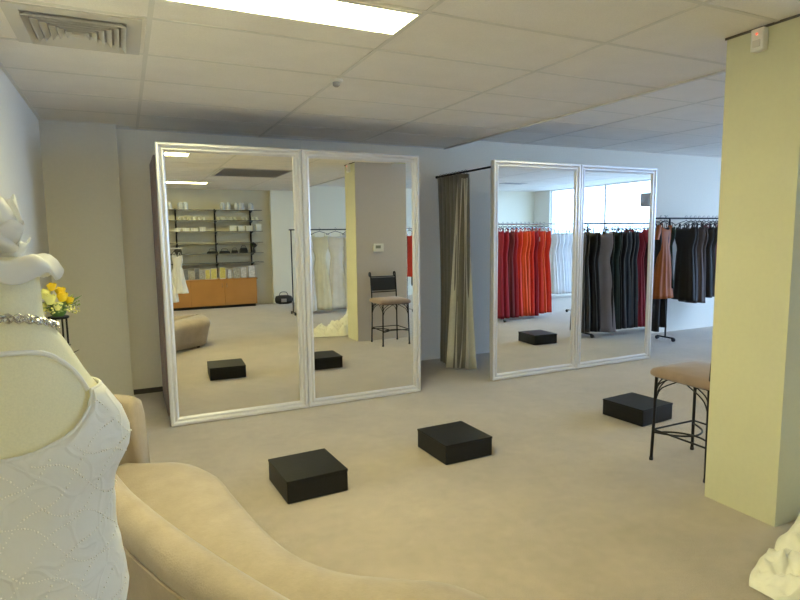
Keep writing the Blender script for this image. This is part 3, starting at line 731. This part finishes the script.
bmesh.ops.smooth_vert(b, verts=b.verts, factor=.5, use_axis_z=True); bmesh.ops.smooth_vert(b, verts=b.verts, factor=.5, use_axis_z=True); bmesh.ops.smooth_vert(b, verts=b.verts, factor=.5, use_axis_z=True)
o = mk('train', b, M_gown2, GF, 'all', world=True); o['label'] = 'ivory satin train crumpled on the carpet'
b = B(); lathe(b, [(.16, 0), (.16, .012), (.02, .03), (.015, .9)]); mk('stand', b, M_iron, GF, True)

# ------------------------------------------------------------------ cabinet and shelving on the front wall
CB = thing('low_cabinet', 'long low orange wooden cabinet under the shelves, seen in the leftmost mirror', 'cabinet', (1.2, -3.22, 0))
b = B(); box(b, -1.43, 1.43, -.17, .15, .06, .625, bev=.003, seg=1); mk('body', b, M_cabinet, CB)
b = B(); box(b, -1.45, 1.45, -.175, .175, .625, .65, bev=.003, seg=1); mk('worktop', b, M_cabinet, CB)
b = B(); box(b, -1.40, 1.40, -.15, .12, 0, .06); mk('plinth_base', b, M_dark, CB)
for k in range(4):
    x0 = -1.43 + k * .715 + .004
    b = B(); box(b, x0, x0 + .707, .15, .168, .07, .62, bev=.002, seg=1); d = mk('door', b, M_cabinet, CB)
    b = B(); hx = x0 + (.66 if k % 2 == 0 else .047); tube(b, [(hx, .185, .46), (hx, .185, .56)], .005, 6); mk('handle', b, M_chrome, d, True)
SH = thing('wall_shelving', 'open shelving of thin shelves on black uprights above the orange cabinet', 'shelves', (1.8, YS, 0))
for x in (-.80, .02, .80):
    b = B(); box(b, x - .015, x + .015, .001, .03, .66, 2.2); u = mk('upright', b, M_iron, SH)
    for z in (2.16, 1.93, 1.69, 1.44, 1.20, .99):
        b = B(); loft(b, [[(x - .006, .03, z - .002), (x - .006, .28, z - .002), (x - .006, .28, z - .018), (x - .006, .03, z - .06)], [(x + .006, .03, z - .002), (x + .006, .28, z - .002), (x + .006, .28, z - .018), (x + .006, .03, z - .06)]]); mk('bracket', b, M_iron, u)
SHZ = (2.16, 1.93, 1.69, 1.44, 1.20, .99)
for z in SHZ: bx('shelf', M_shelf, SH, -1.5, 1.02, .032, .30, z, z + .012)
def small(name, label, cat, x, z, group, build, y=-3.24):
    t = thing(name, label, cat, (x, y, z), random.uniform(-.15, .15), group); build(t); return t
M_glassy = mat('clear_glass', (.85, .9, .95), .08, metal=.0, spec=1, alpha=.55)
def tiara_case(t):
    b = B(); lathe(b, [(.06, .0), (.065, .008), (.06, .015)], seg=16); mk('base', b, M_whitep, t, True)
    b = B(); lathe(b, [(.055, .016), (.056, .10), (.045, .145), (.02, .165), (.001, .168)], seg=16); mk('dome', b, M_glassy, t, True)
    b = B(); tube(b, [(.035 * math.cos(a), .035 * math.sin(a), .03 + .03 * abs(math.sin(a * 4))) for a in [k * PI / 12 for k in range(24)]], .004, 5, loop=True); mk('tiara', b, M_silver, t)
where = ('far left', 'left of the first upright', 'right of the first upright', 'centre', 'right of the middle upright', 'in the right bay', 'near the right upright', 'at the right end')
for i, x in enumerate((.88, 1.10, 1.20, 1.98, 2.10, 2.28, 2.40, 2.60)):
    small('tiara_case', 'clear domed tiara case on the top shelf, %s' % where[i], 'display case', x, 2.172, 'tiara cases on the top shelf', tiara_case)
def shoe_pair(c):
    def f(t):
        for s in (-1, 1):
            b = B(); rings = []
            for q, w, h0, h1 in ((0, .022, .045, .075), (.25, .026, .035, .07), (.55, .024, .012, .035), (.8, .032, .002, .03), (1, .016, .002, .014)):
                y = -.11 + q * .22
                rings.append([(s * .045 - w, y, h0), (s * .045 + w, y, h0), (s * .045 + w * .8, y, h1), (s * .045 - w * .8, y, h1)])
            loft(b, rings); sh = mk('shoe', b, c, t, True)
            b = B(); tube(b, [(s * .045, -.10, .045), (s * .045, -.105, 0)], [.012, .006], 6); mk('heel', b, c, sh)
    return f
for i, x in enumerate((1.12, 1.32, 1.52, 1.92, 2.05, 2.2, 2.45, 2.68)):
    small('shoe_pair', 'pair of pale bridal shoes on the second shelf, %s' % where[i], 'shoes', x, 1.942, 'bridal shoes on the second shelf', shoe_pair((M_gown, M_gown2)[i % 2]))
def giftbox(w, h, m):
    def f(t):
        b = B(); box(b, -w / 2, w / 2, -.06, .06, 0, h * .72, bev=.002, seg=1); mk('box', b, m, t)
        b = B(); box(b, -w / 2 - .003, w / 2 + .003, -.063, .063, h * .72, h, bev=.002, seg=1); mk('lid', b, m, t)
        b = B(); box(b, -.008, .008, -.0645, .0645, 0, h + .002); mk('ribbon', b, M_gown, t)
    return f
for i, (x, w, h) in enumerate(((1.02, .12, .07), (1.18, .13, .08), (1.36, .14, .07), (1.52, .12, .09), (2.18, .14, .12), (2.36, .14, .11), (2.53, .14, .12), (2.74, .12, .15))):
    small('gift_box', 'cream ribboned box on the third shelf, %s' % where[i], 'box', x, 1.702, 'cream boxes on the third shelf', giftbox(w, h, (M_palecream := mat('pale_card', (.72, .70, .58), .7)) if i > 3 else mat('white_card', (.62, .62, .60), .7)))
def handbag(w, h):
    def f(t):
        b = B(); loft(b, [[(-w / 2, -.03, 0), (w / 2, -.03, 0), (w / 2, .03, 0), (-w / 2, .03, 0)], [(-w / 2 * .95, -.035, h * .6), (w / 2 * .95, -.035, h * .6), (w / 2 * .95, .035, h * .6), (-w / 2 * .95, .035, h * .6)], [(-w / 2 * .8, -.01, h), (w / 2 * .8, -.01, h), (w / 2 * .8, .01, h), (-w / 2 * .8, .01, h)]]); mk('pouch', b, M_vinyl, t)
        b = B(); tube(b, spline([(-w * .3, 0, h), (-w * .2, 0, h + .05), (w * .2, 0, h + .05), (w * .3, 0, h)], 12), .005, 6); mk('handle', b, M_vinyl, t, True)
    return f
for i, (x, w, h) in enumerate(((1.00, .16, .11), (1.72, .24, .05), (1.98, .24, .05), (2.20, .15, .06), (2.40, .18, .11))):
    small('handbag', 'small black clutch bag on the fifth shelf, %s' % ('beside the low rail', 'left of the middle upright', 'right of the middle upright', 'third along', 'near the dark feather spray')[i], 'bag', x, 1.212, 'black bags on the fifth shelf', handbag(w, h))
def feather(t):
    b = B(); lathe(b, [(.03, 0), (.04, .03), (.02, .10), (.025, .11)]); mk('vase', b, M_vinyl, t, True)
    for k in range(14):
        a = k * 2.4; b = B(); L = .10 + .08 * random.random(); e = .7 + .8 * random.random()
        d = Vector((math.cos(a) * math.cos(e), math.sin(a) * math.cos(e) * .5, math.sin(e))); sd = Vector((-math.sin(a), math.cos(a) * .5, .5)) * .03
        p = [Vector((0, 0, .1)) + d * L * q for q in (0, .4, .8, 1)]
        loft(b, [[tuple(q - sd * w), tuple(q), tuple(q + sd * w)] for q, w in zip(p, (.1, .9, 1, .1))], closed=False, caps=False); mk('feather', b, (M_vinyl, M_leaf, M_vinyl)[k % 3], t, 'all')
small('feather_spray', 'dark feather and leaf spray on the fifth shelf by the right upright', 'ornament', 2.62, 1.212, None, feather, y=-3.20)
def frame_(w, h, m, m2):
    def f(t):
        b = B()
        for (a, c, z0, z1) in ((-w / 2, w / 2, 0, .012), (-w / 2, w / 2, h - .012, h), (-w / 2, -w / 2 + .012, .012, h - .012), (w / 2 - .012, w / 2, .012, h - .012)): box(b, a, c, -.008, .008, z0, z1)
        mk('frame', b, m, t)
        b = B(); box(b, -w / 2 + .012, w / 2 - .012, -.003, .004, .012, h - .012); mk('picture', b, m2, t)
        b = B(); loft(b, [[(-.01, -.008, h * .6), (.01, -.008, h * .6), (.01, -.011, h * .6), (-.01, -.011, h * .6)], [(-.01, -.06, 0), (.01, -.06, 0), (.01, -.063, 0), (-.01, -.063, 0)]]); mk('easel', b, m, t)
    return f
pc = [mat('card_pale', (.38, .38, .36), .5, noise=[(30, .35)]), mat('card_yellow', (.55, .50, .16), .5, noise=[(30, .2)]), mat('card_grey', (.14, .145, .16), .5, noise=[(30, .4)]), mat('card_white', (.58, .58, .60), .5, noise=[(25, .25)])]
fr = [(1.00, .12, .20, 0), (1.13, .11, .24, 2), (1.25, .10, .20, 0), (1.36, .11, .26, 2), (1.47, .10, .21, 0), (1.58, .11, .22, 1), (1.71, .14, .24, 1), (1.90, .14, .26, 1), (2.05, .10, .20, 3), (2.20, .15, .24, 0), (2.36, .14, .25, 3), (2.54, .16, .28, 3)]
ord_ = ('first', 'second', 'third', 'fourth', 'fifth', 'sixth', 'seventh', 'eighth', 'ninth', 'third from right', 'second from right', 'rightmost')
for i, (x, w, h, c) in enumerate(fr):
    small('display_card', '%s framed accessory card on the orange cabinet, %s in the row' % (('pale', 'yellow', 'grey', 'white')[c], ord_[i]), 'display card', x, .651, 'framed cards on the orange cabinet', frame_(w, h, M_greyv if c != 1 else M_vent, pc[c]), y=-3.12)
BG = thing('handbag', 'black bag lying on the carpet in the corner right of the orange cabinet', 'bag', (3.24, -3.08, 0), .2)
b = B(); loft(b, [[(x, r * math.cos(a) * 1.0, .11 + r * math.sin(a) * .95) for a in [2 * PI * k / 20 for k in range(20)]] for x, r in ((-.2, .03), (-.18, .085), (-.1, .11), (.1, .11), (.18, .085), (.2, .03))]); mk('body', b, M_vinyl, BG, 'all')
b = B(); tube(b, spline([(-.1, 0, .21), (-.06, 0, .28), (.06, 0, .28), (.1, 0, .21)], 14), .008, 6); mk('handle', b, M_vinyl, BG, True)
b = B(); box(b, -.06, .06, .085, .115, .06, .14); mk('pocket', b, M_greyv, BG)
